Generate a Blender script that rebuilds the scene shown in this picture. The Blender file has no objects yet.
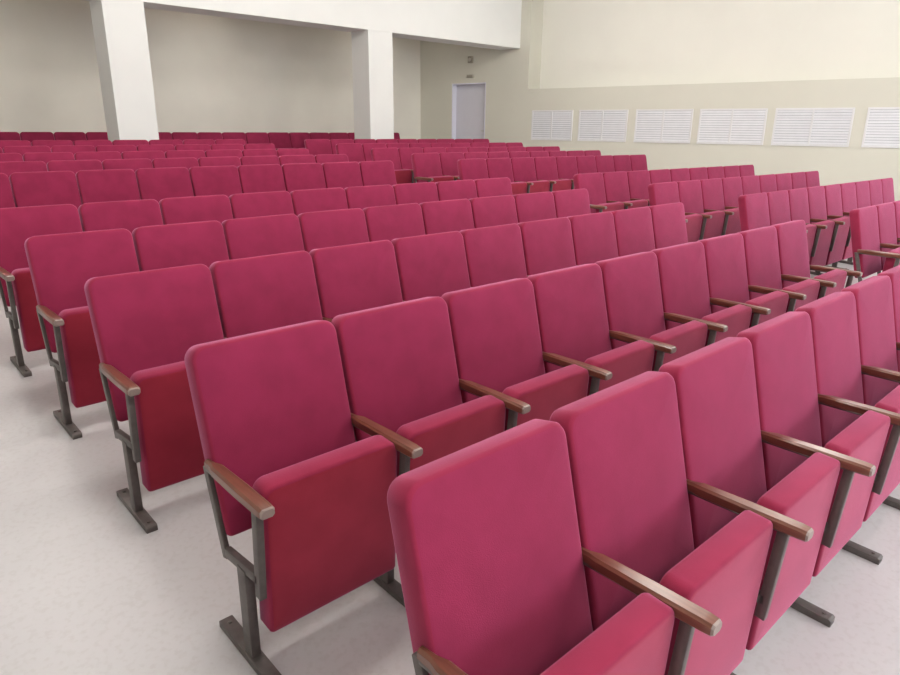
import bpy, bmesh, math, random
from mathutils import Vector, Matrix
random.seed(7)
S = 0.52            # one seat pitch in metres; building plan below is in seat pitches
SL = 0.0458         # floor rake
C = bpy.context.scene.collection

# ------------------------------------------------------------------ materials
def new_mat(name):
    m = bpy.data.materials.new(name); m.use_nodes = True
    nt = m.node_tree
    return m, nt, nt.nodes['Principled BSDF']

def noise_mix(nt, scale, detail, c1, c2, lo=.35, hi=.65, coord='Object'):
    tc = nt.nodes.new('ShaderNodeTexCoord')
    n = nt.nodes.new('ShaderNodeTexNoise'); n.inputs['Scale'].default_value = scale; n.inputs['Detail'].default_value = detail
    r = nt.nodes.new('ShaderNodeValToRGB')
    r.color_ramp.elements[0].position = lo; r.color_ramp.elements[0].color = (*c1, 1)
    r.color_ramp.elements[1].position = hi; r.color_ramp.elements[1].color = (*c2, 1)
    nt.links.new(tc.outputs[coord], n.inputs['Vector']); nt.links.new(n.outputs['Fac'], r.inputs['Fac'])
    return tc, n, r

def bump(nt, b, src, strength, dist):
    bp = nt.nodes.new('ShaderNodeBump'); bp.inputs['Strength'].default_value = strength; bp.inputs['Distance'].default_value = dist
    nt.links.new(src, bp.inputs['Height']); nt.links.new(bp.outputs['Normal'], b.inputs['Normal'])

def fabric(name, FAB1, FAB2, SHEEN):
    m, nt, b = new_mat(name)
    tc, n, r = noise_mix(nt, 9, 5, FAB1, FAB2)
    oi = nt.nodes.new('ShaderNodeObjectInfo')
    ad = nt.nodes.new('ShaderNodeVectorMath'); ad.operation = 'MULTIPLY_ADD'
    ad.inputs[1].default_value = (1, 1, 1)
    cx = nt.nodes.new('ShaderNodeCombineXYZ')
    mul = nt.nodes.new('ShaderNodeMath'); mul.operation = 'MULTIPLY'; mul.inputs[1].default_value = 40
    nt.links.new(oi.outputs['Random'], mul.inputs[0])
    for i in range(3): nt.links.new(mul.outputs[0], cx.inputs[i])
    nt.links.new(tc.outputs['Object'], ad.inputs[0]); nt.links.new(cx.outputs[0], ad.inputs[2])
    nt.links.new(ad.outputs[0], n.inputs['Vector'])
    nt.links.new(r.outputs['Color'], b.inputs['Base Color'])
    b.inputs['Roughness'].default_value = 0.85
    b.inputs['Specular IOR Level'].default_value = 0.15
    b.inputs['Sheen Weight'].default_value = SHEEN
    b.inputs['Sheen Roughness'].default_value = 0.45
    b.inputs['Sheen Tint'].default_value = (1.0, 0.45, 0.75, 1)
    f = nt.nodes.new('ShaderNodeTexNoise'); f.inputs['Scale'].default_value = 420; f.inputs['Detail'].default_value = 2
    nt.links.new(tc.outputs['Object'], f.inputs['Vector'])
    bump(nt, b, f.outputs['Fac'], 0.25, 0.002)
    return m

def wood():
    m, nt, b = new_mat('varnished_armrest_wood')
    tc = nt.nodes.new('ShaderNodeTexCoord'); mp = nt.nodes.new('ShaderNodeMapping'); mp.inputs['Scale'].default_value = (60, 4, 60)
    n = nt.nodes.new('ShaderNodeTexNoise'); n.inputs['Scale'].default_value = 1.5; n.inputs['Detail'].default_value = 6
    r = nt.nodes.new('ShaderNodeValToRGB')
    r.color_ramp.elements[0].position = .3; r.color_ramp.elements[0].color = (0.115, 0.035, 0.020, 1)
    r.color_ramp.elements[1].position = .7; r.color_ramp.elements[1].color = (0.19, 0.065, 0.038, 1)
    nt.links.new(tc.outputs['Object'], mp.inputs['Vector']); nt.links.new(mp.outputs[0], n.inputs['Vector'])
    nt.links.new(n.outputs['Fac'], r.inputs['Fac']); nt.links.new(r.outputs['Color'], b.inputs['Base Color'])
    b.inputs['Roughness'].default_value = 0.32; b.inputs['Coat Weight'].default_value = 0.4; b.inputs['Coat Roughness'].default_value = .25
    return m

def metal():
    m, nt, b = new_mat('dark_painted_steel')
    tc, n, r = noise_mix(nt, 30, 3, (0.098, 0.084, 0.080), (0.125, 0.108, 0.103))
    nt.links.new(r.outputs['Color'], b.inputs['Base Color'])
    b.inputs['Roughness'].default_value = 0.42; b.inputs['Metallic'].default_value = 0.25
    return m

def plain(name, col, rough=.6, var=.04, scale=6, spec=.5, bstr=0, bscale=60, metallic=0):
    m, nt, b = new_mat(name)
    c1 = tuple(max(0, c*(1-var)) for c in col); c2 = tuple(min(1, c*(1+var)) for c in col)
    tc, n, r = noise_mix(nt, scale, 4, c1, c2)
    nt.links.new(r.outputs['Color'], b.inputs['Base Color'])
    b.inputs['Roughness'].default_value = rough; b.inputs['Specular IOR Level'].default_value = spec
    b.inputs['Metallic'].default_value = metallic
    if bstr:
        f = nt.nodes.new('ShaderNodeTexNoise'); f.inputs['Scale'].default_value = bscale; f.inputs['Detail'].default_value = 3
        nt.links.new(tc.outputs['Object'], f.inputs['Vector']); bump(nt, b, f.outputs['Fac'], bstr, .004)
    return m

def floor_mat():
    m, nt, b = new_mat('speckled_cream_linoleum')
    tc, n, r = noise_mix(nt, 1.3, 5, (0.53, 0.515, 0.53), (0.57, 0.555, 0.57))
    v = nt.nodes.new('ShaderNodeTexNoise'); v.inputs['Scale'].default_value = 45; v.inputs['Detail'].default_value = 5
    rr = nt.nodes.new('ShaderNodeValToRGB')
    rr.color_ramp.elements[0].position = .36; rr.color_ramp.elements[0].color = (0.93, 0.92, 0.91, 1)
    rr.color_ramp.elements[1].position = .5; rr.color_ramp.elements[1].color = (1, 1, 1, 1)
    mx = nt.nodes.new('ShaderNodeMix'); mx.data_type = 'RGBA'; mx.blend_type = 'MULTIPLY'; mx.inputs[0].default_value = .8
    nt.links.new(tc.outputs['Object'], v.inputs['Vector']); nt.links.new(v.outputs['Fac'], rr.inputs['Fac'])
    nt.links.new(r.outputs['Color'], mx.inputs[6]); nt.links.new(rr.outputs['Color'], mx.inputs[7])
    nt.links.new(mx.outputs[2], b.inputs['Base Color'])
    b.inputs['Roughness'].default_value = 0.38; b.inputs['Specular IOR Level'].default_value = 0.45
    return m

FAB = fabric('crimson_panel_fabric', (0.235, 0.017, 0.056), (0.270, 0.020, 0.066), .5); FABM = fabric('baked_light_border_fabric', (0.24, 0.016, 0.048), (0.28, 0.020, 0.057), .5); FABR = fabric('baked_light_underside_fabric', (0.265, 0.016, 0.032), (0.305, 0.020, 0.040), .65); WOOD = wood(); METAL = metal()  # border and underside: the lighting's redder tint is put into the fabric colour
CAP = plain('pale_armrest_end', (0.26, 0.20, 0.18), .35)  # greyer, paler tone at the armrest's front tip
NICHE = plain('pale_cream_niche', (0.80, 0.785, 0.72), .75, .012, 1.2, .3, .12, 90)  # paler than the lower wall to match the niche's tone
WALL = plain('cream_wall_paint', (0.65, 0.635, 0.555), .75, .012, 1.2, .3, .12, 90)
PIL = plain('white_pillar_paint', (0.80, 0.805, 0.79), .75, .012, 1.5, .3, .12, 90)
ALC = plain('grey_cream_alcove_paint', (0.83, 0.80, 0.725), .8, .03, 1.0, .3, .12, 90)
CEIL = plain('white_ceiling_paint', (0.86, 0.85, 0.82), .8, .01, 2)
FLOOR = floor_mat()
WHITE = plain('white_enamel', (0.74, 0.735, 0.75), .4, .01)
SLAT = plain('white_slat_plastic', (0.74, 0.745, 0.78), .45, .02)
DUCT = plain('grey_duct_backing', (0.36, 0.37, 0.41), .8)
DOORM = plain('lavender_white_door_paint', (0.66, 0.65, 0.72), .45, .01)
JAMB = plain('white_door_frame_paint', (0.78, 0.78, 0.88), .4, .01)
GREYP = plain('grey_plastic_housing', (0.30, 0.27, 0.22), .5)
TAN = plain('beige_plastic_housing', (0.44, 0.41, 0.35), .5)
CHROME = plain('brushed_steel', (0.6, 0.6, 0.6), .3, .02, 6, .5, 0, 60, 1)

def emis(name, col, st):
    m, nt, b = new_mat(name)
    b.inputs['Base Color'].default_value = (*col, 1); b.inputs['Emission Color'].default_value = (*col, 1)
    b.inputs['Emission Strength'].default_value = st
    return m
LAMP = emis('lit_lamp_globe', (1, .965, .90), 37)
def glass_mat():
    m, nt, b = new_mat('window_glass')
    b.inputs['Transmission Weight'].default_value = 1; b.inputs['Roughness'].default_value = .02; b.inputs['Base Color'].default_value = (.95, .98, 1, 1)
    return m
GLASS = glass_mat()
ALCFILL = emis('added_alcove_glow', (1, .94, .85), 25)  # glow of the dome lamps added to lift the alcove
GLOWPANE = emis('added_window_glow', (.85, .92, 1), 1.5)  # glowing pane for the windows added behind the camera
FRONTW = 100

# ------------------------------------------------------------------ helpers
def link(name, bm, mats, parent=None, smooth=None):
    me = bpy.data.meshes.new(name)
    bmesh.ops.recalc_face_normals(bm, faces=bm.faces)
    bm.to_mesh(me); bm.free()
    for m in (mats if isinstance(mats, (list, tuple)) else [mats]): me.materials.append(m)
    if smooth is not None:
        for p in me.polygons: p.use_smooth = True
        try: me.set_sharp_from_angle(angle=math.radians(smooth))
        except Exception: pass
    o = bpy.data.objects.new(name, me); C.objects.link(o)
    if parent: o.parent = parent
    return o

def box(bm, lo, hi, bev=0, mat=0, shear=False):
    vs = [bm.verts.new((x, y, z)) for x in (lo[0], hi[0]) for y in (lo[1], hi[1]) for z in (lo[2], hi[2])]
    fs = [bm.faces.new([vs[i] for i in q]) for q in ((0,1,3,2),(4,6,7,5),(0,4,5,1),(2,3,7,6),(0,2,6,4),(1,5,7,3))]
    for f in fs: f.material_index = mat
    if bev:
        es = list({e for f in fs for e in f.edges})
        r = bmesh.ops.bevel(bm, geom=es, offset=bev, segments=2, affect='EDGES', profile=.5)
        for f in r['faces']: f.material_index = mat
    return vs

def prism(bm, pts, x0, x1, bev=0, mat=0):
    """side profile in (y,z) swept along X"""
    a = [bm.verts.new((x0, y, z)) for y, z in pts]; b = [bm.verts.new((x1, y, z)) for y, z in pts]
    n = len(pts)
    fs = [bm.faces.new(a), bm.faces.new(b[::-1])]
    for i in range(n): fs.append(bm.faces.new([a[i], b[i], b[(i+1) % n], a[(i+1) % n]]))
    for f in fs: f.material_index = mat
    if bev:
        es = list({e for f in fs for e in f.edges})
        r = bmesh.ops.bevel(bm, geom=es, offset=bev, segments=2, affect='EDGES', profile=.5)
        for f in r['faces']: f.material_index = mat

def bar(bm, p, q, w, x0, x1, bev=.003):
    """flat bar between two (y,z) points, width w in the side plane"""
    d = (Vector(q)-Vector(p)).normalized(); n = Vector((-d.y, d.x))*w/2
    P = Vector(p); Q = Vector(q)
    prism(bm, [tuple(P+n), tuple(Q+n), tuple(Q-n), tuple(P-n)], x0, x1, bev)

OY = 0.24     # shift so that the seat's origin is under its middle
def finish(bm):
    for v in bm.verts:
        v.co.y += OY
        v.co.z += SL*v.co.y
    return bm

def outline(w, h, rt, rb, inset=0, n=6):
    """rounded rectangle, origin bottom centre; rt / rb corner radius top / bottom"""
    x0, x1, z0, z1 = -w/2+inset, w/2-inset, inset, h-inset
    pts = []
    for cx, cz, r, a0 in ((x1, z1, max(rt-inset*.6, .004), 0), (x0, z1, max(rt-inset*.6, .004), 90), (x0, z0, max(rb-inset*.6, .004), 180), (x1, z0, max(rb-inset*.6, .004), 270)):
        ccx = cx-r if a0 in (0, 270) else cx+r; ccz = cz-r if a0 in (0, 90) else cz+r
        for k in range(n+1):
            a = math.radians(a0+90*k/n); pts.append((ccx+r*math.cos(a), ccz+r*math.sin(a)))
    return pts

def pad(w, h, t, rt, rb, dome, trans, bend=0):
    """upholstered pad: front at -t/2 (towards -Y) slightly domed, soft edges. trans maps (x,y,z) to chair space"""
    bm = bmesh.new()
    loops = [(.16, -t/2-dome), (.10, -t/2-dome*.9), (.05, -t/2-dome*.55), (.020, -t/2-dome*.15), (.010, -t/2+.0005), (.0035, -t/2+.0035), (.0, -t/2+.010),
             (.0, t/2-.012), (.004, t/2-.004), (.012, t/2)]
    rings = []
    for ins, y in loops:
        rings.append([bm.verts.new(trans(x, y+bend*((z/h-.5)**2), z)) for x, z in outline(w, h, rt, rb, ins)])
    n = len(rings[0])
    for k, (a, b) in enumerate(zip(rings, rings[1:])):
        for i in range(n):
            f = bm.faces.new([a[i], a[(i+1) % n], b[(i+1) % n], b[i]]); f.material_index = 1 if k >= 4 else 0
    bm.faces.new(rings[0]); f = bm.faces.new(rings[-1][::-1]); f.material_index = 1
    return bm

# ------------------------------------------------------------------ the setting
TH = 0.1311
WX, WY = 23.56, 20.5
def wallpt(t, off, z):      # t forward along the right wall, off outward
    return Vector(((WX + t*math.sin(TH) + off*math.cos(TH))*S, (WY - t*math.cos(TH) + off*math.sin(TH))*S, z*S))
def tY(Y): return (WY-Y)/math.cos(TH)
def wbox(bm, t0, t1, o0, o1, z0, z1, mat=0):
    vs = [bm.verts.new(wallpt(t, o, z)) for t in (t0, t1) for o in (o0, o1) for z in (z0, z1)]
    for q in ((0,1,3,2),(4,6,7,5),(0,4,5,1),(2,3,7,6),(0,2,6,4),(1,5,7,3)):
        f = bm.faces.new([vs[i] for i in q]); f.material_index = mat

YB, YF, XL, ZC = 26.6, -13.0, -9.0, 9.6
YFLAT = 21.9
def floor_z(X, Y):
    z = SL*min(Y, YFLAT)
    if X > 8.5: z -= 0.0060*(min(X, 22)-8.5)*(1 if Y < 15 else max(0, (YFLAT-Y)/(YFLAT-15)))
    return z

def struct(name, bm, m, smooth=None):
    o = link(name, bm, m, None, smooth); o['kind'] = 'structure'; return o

bm = bmesh.new()
xs = [XL-.6, -4, 0, 4, 8.5, 12, 16, 20, 22, 25, 32]; ys = [YF-.6, -8, -4, 0, 5, 10, 15, 17, 19, 20.5, YFLAT, 24, YB+.6]
g = [[bm.verts.new((x*S, y*S, floor_z(x, y)*S)) for y in ys] for x in xs]
g2 = [[bm.verts.new((x*S, y*S, floor_z(x, y)*S-.25)) for y in ys] for x in xs]
for i in range(len(xs)-1):
    for j in range(len(ys)-1):
        bm.faces.new([g[i][j], g[i+1][j], g[i+1][j+1], g[i][j+1]]); bm.faces.new([g2[i][j], g2[i][j+1], g2[i+1][j+1], g2[i+1][j]])
for i in range(len(xs)-1):
    for j in (0, len(ys)-1): bm.faces.new([g[i][j], g[i+1][j], g2[i+1][j], g2[i][j]])
for j in range(len(ys)-1):
    for i in (0, len(xs)-1): bm.faces.new([g[i][j], g[i][j+1], g2[i][j+1], g2[i][j]])
struct('floor', bm, FLOOR)

DR0, DR1, DZ = tY(24.49), tY(22.38), 5.17
DF = floor_z(23, 23.4)
bm = bmesh.new()
wbox(bm, tY(YB+.5), DR0, 0, .7, -1, ZC+.3)
wbox(bm, DR0, DR1, 0, .7, DZ, ZC+.3)
wbox(bm, DR0, DR1, .0, .7, -1, DF+.002)
wbox(bm, DR0, DR1, .55, .7, DF, DZ)
wbox(bm, DR1, .52, 0, 1.3, -1, ZC+.3)
wbox(bm, .52, 34.5, 0, 1.3, -1.2, 4.80)
# niche back, with openings for the two windows near the stage
for t0, t1, z0, z1 in ((.52, 20.5, 4.8, ZC+.3), (20.5, 25, 4.8, 5.2), (20.5, 25, 8.0, ZC+.3), (25, 26.5, 4.8, ZC+.3), (26.5, 31, 4.8, 5.2), (26.5, 31, 8.0, ZC+.3), (31, 34.5, 4.8, ZC+.3)):
    wbox(bm, t0, t1, 1.0, 1.3, z0, z1, 1)
o = struct('wall_right', bm, [WALL, NICHE])

bm = bmesh.new(); box(bm, (XL*S-.3, YB*S, -.3), (WX*S, YB*S+.3, (ZC+.3)*S)); struct('wall_back', bm, ALC)
bm = bmesh.new(); box(bm, (XL*S-.3, YF*S-.3, -1.0), (XL*S, YB*S, (ZC+.3)*S)); struct('wall_left', bm, WALL)
bm = bmesh.new(); box(bm, (XL*S, YF*S-.3, -1.0), (32*S, YF*S, (ZC+.3)*S)); struct('wall_front', bm, WALL)
bm = bmesh.new(); box(bm, (XL*S-.3, YF*S-.3, ZC*S), (33*S, 20.5*S, ZC*S+.25)); struct('ceiling', bm, CEIL)
# beam above the alcove opening and the alcove's own ceiling
bm = bmesh.new()
box(bm, (XL*S, 20.5*S, 6.56*S), ((WX+.02)*S, 21.6*S, (ZC+.3)*S)); struct('trim_1', bm, PIL)
bm = bmesh.new()
box(bm, (XL*S, 21.6*S, 7.5*S), (WX*S-.1, YB*S, 7.5*S+.2)); struct('trim_2', bm, ALC)

def tag(o, label, cat, group=None):
    o['label'] = label; o['category'] = cat
    if group: o['group'] = group
def empty(name, loc, rz=0):
    o = bpy.data.objects.new(name, None); C.objects.link(o); o.location = loc; o.rotation_euler = (0, 0, rz)
    o.empty_display_size = .1
    return o

for X0, X1, lab in ((5.66, 6.84, 'white square pillar on the left, standing behind the back rows'), (15.01, 16.17, 'white square pillar in the middle, nearer the door'), (-3.7, -2.5, 'white square pillar beyond the left edge of view')):
    if X0 < 0: continue
    bm = bmesh.new(); box(bm, (X0*S, 20.5*S, (SL*20.4)*S-.05), (X1*S, 21.6*S, 6.56*S), .006)
    # thin skirting block at the foot
    box(bm, (X0*S-.012, 20.5*S-.012, SL*20.4*S-.04), (X1*S+.012, 21.6*S+.012, SL*20.5*S+.10), .004)
    o = struct('trim_3' if X0 < 10 else 'trim_4', bm, PIL)
    o['label'] = lab

# door in the alcove's side wall
dl = wallpt((DR0+DR1)/2, .30, DF)
def wb_local(bm, t0, t1, o0, o1, z0, z1, mat=0): wbox(bm, t0, t1, o0, o1, z0, z1, mat)
def rooted(name, bm, m, parent=None, smooth=None):
    o = link(name, bm, m, parent, smooth); return o
bm = bmesh.new(); wbox(bm, DR0+.05, DR1-.05, .30, .38, DF+.02, DZ-.05)
door = struct('door_1', bm, DOORM)
bm = bmesh.new()
wbox(bm, DR0, DR0+.05, 0, .50, DF+.005, DZ); wbox(bm, DR1-.05, DR1, 0, .50, DF+.005, DZ); wbox(bm, DR0+.05, DR1-.05, 0, .50, DZ-.05, DZ)
o = link('door_frame', bm, JAMB, door)
bm = bmesh.new(); wbox(bm, DR1-.42, DR1-.22, .20, .235, DF+1.9, DF+1.96); wbox(bm, DR1-.26, DR1-.22, .235, .30, DF+1.9, DF+1.96)
o = link('door_handle', bm, CHROME, door)

# things above the door
def wall_thing(name, tc, zc, off=0):
    e = empty(name, wallpt(tc, off, zc), -math.pi/2+TH)   # local +x runs forward along the wall? see lbox
    return e
def lbox(name, parent, tc, zc, w, h, o0, o1, m, bev=.004, dt=0, dz=0):
    """box on the right wall around (tc+dt, zc+dz); child of parent whose frame sits at (tc, 0, zc); sizes in metres"""
    bm = bmesh.new()
    # parent frame: x forward along wall (t), y outward, z up
    box(bm, (dt-w/2, o0, dz-h/2), (dt+w/2, o1, dz+h/2), bev)
    return link(name, bm, m, parent, 40)
# rotation: local x -> (sin TH, -cos TH), local y -> (cos TH, sin TH)
e = wall_thing('alarm_sounder', tY(23.3), 6.22)
tag(e, 'small dark alarm box high on the wall, above the door', 'alarm')
lbox('housing', e, 0, 0, .13, .16, -.07, .0, GREYP, .01)
bm = bmesh.new(); bmesh.ops.create_cone(bm, cap_ends=True, segments=20, radius1=.045, radius2=.03, depth=.03, matrix=Matrix.Translation((0, -.085, 0)) @ Matrix.Rotation(math.pi/2, 4, 'X'))
link('sounder_grille', bm, TAN, e, 40)
e = wall_thing('exit_light', tY(23.3), 5.48)
tag(e, 'small beige emergency light box directly above the door frame', 'emergency light')
lbox('housing', e, 0, 0, .22, .075, -.05, .0, TAN, .008)
lbox('diffuser', e, 0, 0, .18, .05, -.06, -.05, GREYP, .004)

# ventilation grilles on the right wall
VN = [(19.62, 17.62), (17.18, 15.02), (14.53, 12.28), (11.88, 9.53), (9.12, 6.72), (6.20, 3.75)]
ORD = ['first', 'second', 'third', 'fourth', 'fifth', 'sixth', 'seventh', 'eighth', 'ninth', 'tenth', 'eleventh', 'twelfth', 'thirteenth', 'fourteenth', 'fifteenth', 'sixteenth', 'seventeenth', 'eighteenth']
vlab = ['white slatted wall vent nearest the alcove, farthest left of the six',
        'second white slatted wall vent from the alcove corner',
        'third white slatted wall vent from the alcove corner',
        'fourth white slatted wall vent from the alcove corner',
        'fifth white slatted wall vent from the alcove corner',
        'white slatted wall vent cut off by the right edge of the photo']
for (ya, yb), lab in zip(VN, vlab):
    t0, t1 = tY(ya), tY(yb); tc = (t0+t1)/2; zc = 3.215; W = (t1-t0)*S; H = 1.17*S
    e = wall_thing('wall_vent', tc, zc); tag(e, lab, 'vent', 'white vents along the right wall')
    bm = bmesh.new(); fw = .035
    box(bm, (-W/2-fw, -.022, H/2), (W/2+fw, 0, H/2+fw), .003); box(bm, (-W/2-fw, -.022, -H/2-fw), (W/2+fw, 0, -H/2), .003)
    box(bm, (-W/2-fw, -.022, -H/2), (-W/2, 0, H/2), .003); box(bm, (W/2, -.022, -H/2), (W/2+fw, 0, H/2), .003)
    link('frame', bm, WHITE, e)
    bm = bmesh.new(); box(bm, (-W/2, -.006, -H/2), (W/2, 0, H/2)); link('backing', bm, DUCT, e)
    bm = bmesh.new(); box(bm, (-.016, -.026, -H/2), (.016, -.006, H/2), .003); link('mullion', bm, WHITE, e)
    bm = bmesh.new(); ns = 13
    for k in range(ns):
        z = -H/2+(k+.5)*H/ns; hh = H/ns*.40
        for xa, xb in ((-W/2, -.016), (.016, W/2)):
            vs = [bm.verts.new(p) for p in ((xa, -.020, z-hh), (xb, -.020, z-hh), (xb, -.007, z+hh), (xa, -.007, z+hh), (xa, -.016, z-hh-.003), (xb, -.016, z-hh-.003))]
            bm.faces.new([vs[0], vs[1], vs[2], vs[3]]); bm.faces.new([vs[0], vs[4], vs[5], vs[1]]); bm.faces.new([vs[4], vs[3], vs[2], vs[5]])
            bm.faces.new([vs[0], vs[3], vs[4]]); bm.faces.new([vs[1], vs[5], vs[2]])
    link('slats', bm, SLAT, e)

# windows near the stage (outside the photograph) that let the daylight in
for i, (t0, t1) in enumerate(((20.5, 25), (26.5, 31))):
    bm = bmesh.new()
    for a, b, z0, z1 in ((t0, t0+.15, 5.2, 8), (t1-.15, t1, 5.2, 8), (t0, t1, 5.2, 5.35), (t0, t1, 7.85, 8), ((t0+t1)/2-.06, (t0+t1)/2+.06, 5.35, 7.85)):
        wbox(bm, a, b, 1.08, 1.18, z0, z1)
    w = struct('window_%d' % (i+1), bm, WHITE)
    bm = bmesh.new(); wbox(bm, t0+.15, t1-.15, 1.12, 1.14, 5.35, 7.85); link('pane', bm, GLASS, w)
    ld = bpy.data.lights.new('daylight', 'AREA'); ld.shape = 'RECTANGLE'; ld.size = 4*S; ld.size_y = 2.5*S; ld.energy = 110; ld.color = (.82, .9, 1)
    lo = bpy.data.objects.new('daylight', ld); C.objects.link(lo)
    lo.location = wallpt((t0+t1)/2, .95, 6.6)
    nrm = Vector((-math.cos(TH), -math.sin(TH), -.25)); lo.rotation_euler = nrm.to_track_quat('-Z', 'Z').to_euler()

# globe pendants hanging from the hall ceiling (above the frame)
for X in (1, 9.5, 18):
    for Y in (-6, 3.5, 13.5):
        e = empty('pendant_lamp', (X*S, Y*S, ZC*S)); tag(e, 'white glass globe pendant lamp hanging above the seats', 'lamp', 'globe pendants of the hall')
        bm = bmesh.new(); bmesh.ops.create_cone(bm, cap_ends=True, segments=20, radius1=.03, radius2=.07, depth=.04, matrix=Matrix.Translation((0, 0, -.02)))
        link('canopy', bm, CHROME, e, 40)
        bm = bmesh.new(); bmesh.ops.create_cone(bm, cap_ends=True, segments=10, radius1=.008, radius2=.008, depth=.22, matrix=Matrix.Translation((0, 0, -.14)))
        link('stem', bm, CHROME, e, 40)
        bm = bmesh.new(); bmesh.ops.create_uvsphere(bm, u_segments=28, v_segments=16, radius=.30, matrix=Matrix.Translation((0, 0, -.54)))
        link('globe', bm, LAMP, e, 60)
for X in (3, 11, 19.5):  # dome lamps added out of view to brighten the alcove walls
    e = empty('added_alcove_lamp', (X*S, 24.4*S, 7.5*S)); tag(e, 'small unseen dome lamp added under the alcove ceiling to brighten it', 'lamp', 'added fill lamps of the alcove')
    bm = bmesh.new(); bmesh.ops.create_uvsphere(bm, u_segments=24, v_segments=12, radius=.14, matrix=Matrix.Translation((0, 0, -.045)) @ Matrix.Diagonal((1, 1, .5, 1)))
    link('dome', bm, ALCFILL, e, 60)
    bm = bmesh.new(); bmesh.ops.create_cone(bm, cap_ends=True, segments=24, radius1=.155, radius2=.155, depth=.03, matrix=Matrix.Translation((0, 0, -.015)))
    link('rim', bm, WHITE, e, 40)
# unseen windows added behind the camera; glowing panes and lamps brighten seats and alcove
for i, X in enumerate((1.5, 9, 16.5)):
    bm = bmesh.new(); x0, x1, z0, z1 = (X-2)*S, (X+2)*S, 2.0*S, 7.4*S; y = YF*S
    for lo_, hi_ in (((x0, y, z0), (x0+.07, y+.05, z1)), ((x1-.07, y, z0), (x1, y+.05, z1)), ((x0+.07, y, z0), (x1-.07, y+.05, z0+.07)), ((x0+.07, y, z1-.07), (x1-.07, y+.05, z1)), ((X*S-.03, y, z0+.07), (X*S+.03, y+.05, z1-.07))): box(bm, lo_, hi_, .003)
    w = struct('window_%d' % (i+3), bm, WHITE)
    bm = bmesh.new(); box(bm, (x0+.07, y+.01, z0+.07), (x1-.07, y+.02, z1-.07)); link('pane', bm, GLOWPANE, w)
    ld = bpy.data.lights.new('daylight', 'AREA'); ld.shape = 'RECTANGLE'; ld.size = 3.8*S; ld.size_y = 5.2*S; ld.energy = FRONTW; ld.color = (.84, .90, 1)
    lo = bpy.data.objects.new('daylight', ld); C.objects.link(lo); lo.location = (X*S, y+.08, 4.7*S)
    lo.rotation_euler = Vector((0, 1, 0)).to_track_quat('-Z', 'Z').to_euler()

# ------------------------------------------------------------------ the seat
def part(name, bm, m, parent, smooth=35): return link(name, finish(bm), m, parent, smooth)

LEAN = math.atan(.25)
def back_tr(x, y, z):   # pad local -> chair; pad bottom at z .37, leaning back
    ca, sa = math.cos(LEAN), math.sin(LEAN)
    return (x, -.130 + y*ca + z*sa, .355 + z*ca + y*-sa*1.0)
TILT = math.radians(2.5)
def seat_tr(x, y, z):
    ca, sa = math.cos(TILT), math.sin(TILT)
    return (x+.010, -.310 - z*sa + y*ca, .120 + z*ca + y*sa)

def side_frame(x, root):
    a, b = x-.0125, x+.0125
    bm = bmesh.new()
    bar(bm, (-.392, .585), (-.370, .285), .030, a+.001, b-.001)          # front upright
    bar(bm, (-.072, .575), (-.156, .295), .030, a+.004, b-.004)          # rear upright
    bar(bm, (-.165, .322), (-.376, .350), .032, a+.001, b-.001)
    bar(bm, (-.085, .573), (-.400, .585), .012, a+.001, b-.001, .002)
    fr = part('side_frame', bm, METAL, root)
    bm = bmesh.new(); bar(bm, (-.278, .015), (-.278, .335), .050, a-.003, b+.003, .003)
    part('leg', bm, METAL, fr)
    bm = bmesh.new(); prism(bm, [(-.435, 0), (-.435, .022), (-.428, .028), (-.092, .028), (-.085, .022), (-.085, 0)], x-.022, x+.022, .002)
    for yy in (-.405, -.120):
        bmesh.ops.create_cone(bm, cap_ends=True, segments=10, radius1=.007, radius2=.006, depth=.006, matrix=Matrix.Translation((x, yy, .031)))
    part('foot', bm, METAL, fr)
    # armrest: narrow behind, broad in front, rounded nose
    bm = bmesh.new()
    secs = [(-.080, .022, .030, .571), (-.120, .024, .034, .572), (-.150, .040, .036, .574), (-.30, .046, .036, .580), (-.43, .046, .034, .586), (-.452, .044, .031, .588), (-.458, .038, .024, .592)]
    rings = []
    for y, w, h, z in secs:
        c = .007; hw = w/2
        pr = [(-hw, z+c), (-hw+c, z), (hw-c, z), (hw, z+c), (hw, z+h-c), (hw-c, z+h), (-hw+c, z+h), (-hw, z+h-c)]
        rings.append([bm.verts.new((x+px, y, pz)) for px, pz in pr])
    for ra, rb in zip(rings, rings[1:]):
        for i in range(8): bm.faces.new([ra[i], ra[(i+1) % 8], rb[(i+1) % 8], rb[i]])
    bm.faces.new(rings[0]); bm.faces.new(rings[-1])
    bm.faces.ensure_lookup_table()
    for f in bm.faces:
        if f.calc_center_median().y < -.446: f.material_index = 1
    ar = part('armrest', bm, [WOOD, CAP], root, 30)

def make_seat(left_end):
    root = empty('theatre_seat', (0, 0, 0))
    part('backrest', pad(.508, .590, .078, .046, .02, .006, back_tr, .010), [FAB, FABM], root, 50)
    part('seat', pad(.478, .500, .080, .040, .014, .003, seat_tr), [FABR, FABM], root, 50)
    side_frame(.26, root)
    if left_end: side_frame(-.26, root)
    return root

def copy_tree(o, parent=None):
    c = o.copy(); C.objects.link(c)
    if parent: c.parent = parent
    for ch in list(o.children): copy_tree(ch, c)
    return c

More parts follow.
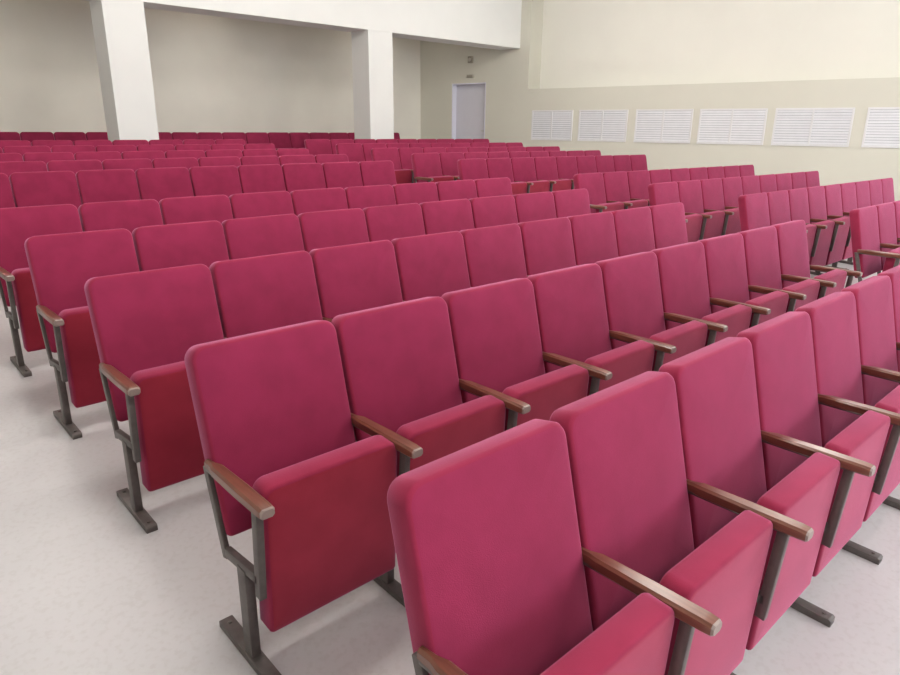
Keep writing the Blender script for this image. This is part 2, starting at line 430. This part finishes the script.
protoA = make_seat(False); protoB = make_seat(True)
used = {False: protoA, True: protoB}; first = {False: True, True: True}
SHY = {}
def place(X, Y, left_end, label, group, zf=None):
    """X: seat's left edge in pitches, Y: row line in pitches (backrest tops)"""
    if first[left_end]: o = used[left_end]; first[left_end] = False
    else: o = copy_tree(used[left_end])
    cx = X+.5; oy = Y - OY/S
    z = floor_z(cx, oy) if zf is None else zf
    o.location = (cx*S, oy*S, z*S)
    # small individual looseness
    o.rotation_euler = (0, 0, random.uniform(-.006, .006))
    o['label'] = label; o['category'] = 'seat'; o['group'] = group
    return o

A = 2.194
rows = [0.0, 1.8969, 3.8115, 5.7218, 7.637, 11.4544, 13.364, 15.274, 17.184, 19.094]
rown = ['nearest row', 'second row', 'third row', 'fourth row', 'fifth row, just before the cross walkway', 'first row behind the cross walkway', 'second row behind the cross walkway', 'third row behind the cross walkway', 'fourth row behind the cross walkway', 'last row in front of the pillars']
X1 = [0.025]+[0.0]*9
for j, Y in enumerate(rows):
    for k in range(9):
        place(k+X1[j], Y, k == 0, 'red folding seat, %s from left end, left block, %s' % (ORD[k], rown[j]), 'red seats of the left block')
rownr = dict(enumerate(rown))
for j, Y in enumerate(rows):
    if j == 0: continue
    for k in range(9):
        if j == 1 and k > 3: continue
        lab = 'red folding seat, %s from the aisle, right block, %s' % (ORD[k], {1: 'nearest row in view', 2: 'second row in view', 3: 'third row in view', 4: 'row just before the cross walkway'}.get(j, rown[j]))
        place(9+A+k, Y, k == 0, lab, 'red seats of the right block')
# back row inside the alcove
for k in range(17):
    X = 2.93+k
    if k < 4: lab = 'dark maroon seat in shaded back row, %s left of the first pillar' % (['fourth', 'third', 'second', 'first'][k])
    elif k < 6: lab = 'dark maroon seat in shaded back row, hidden %s behind first pillar' % (['left', 'right'][k-4])
    elif k < 15: lab = 'dark maroon seat in shaded back row, %s right of the first pillar' % ORD[k-6]
    elif k == 15: lab = 'dark maroon seat in shaded back row, behind the middle pillar'
    else: lab = 'dark maroon seat at right end of shaded back row, past middle pillar'
    o = place(X, 24.9, k == 0, lab, 'shaded back row seats in the alcove', SL*YFLAT)

# ------------------------------------------------------------------ camera, world
f, yaw, pitch, roll = 671.94, .7487, .3035, .0096
cy, sy, cp, sp, cr, sr = math.cos(yaw), math.sin(yaw), math.cos(pitch), math.sin(pitch), math.cos(roll), math.sin(roll)
fw = Vector((sy*cp, cy*cp, -sp)); rt = Vector((cy, -sy, 0)); up = rt.cross(fw)
r2 = cr*rt+sr*up; u2 = -sr*rt+cr*up
cam = bpy.data.cameras.new('camera'); co = bpy.data.objects.new('camera', cam); C.objects.link(co)
cam.sensor_width = 36; cam.lens = f/900*36; cam.clip_start = .05
M = Matrix((r2, u2, -fw)).transposed().to_4x4(); M.translation = Vector((-1.3694, -1.8053, 3.1004))*S
co.matrix_world = M
sc = bpy.context.scene; sc.camera = co
w = bpy.data.worlds.new('world'); sc.world = w; w.use_nodes = True
w.node_tree.nodes['Background'].inputs[0].default_value = (.8, .9, 1, 1); w.node_tree.nodes['Background'].inputs[1].default_value = 1.0
vs = sc.view_settings; vs.view_transform = 'Standard'; vs.look = 'None'; vs.gamma = 1; vs.exposure = 0.0; vs.use_curve_mapping = False
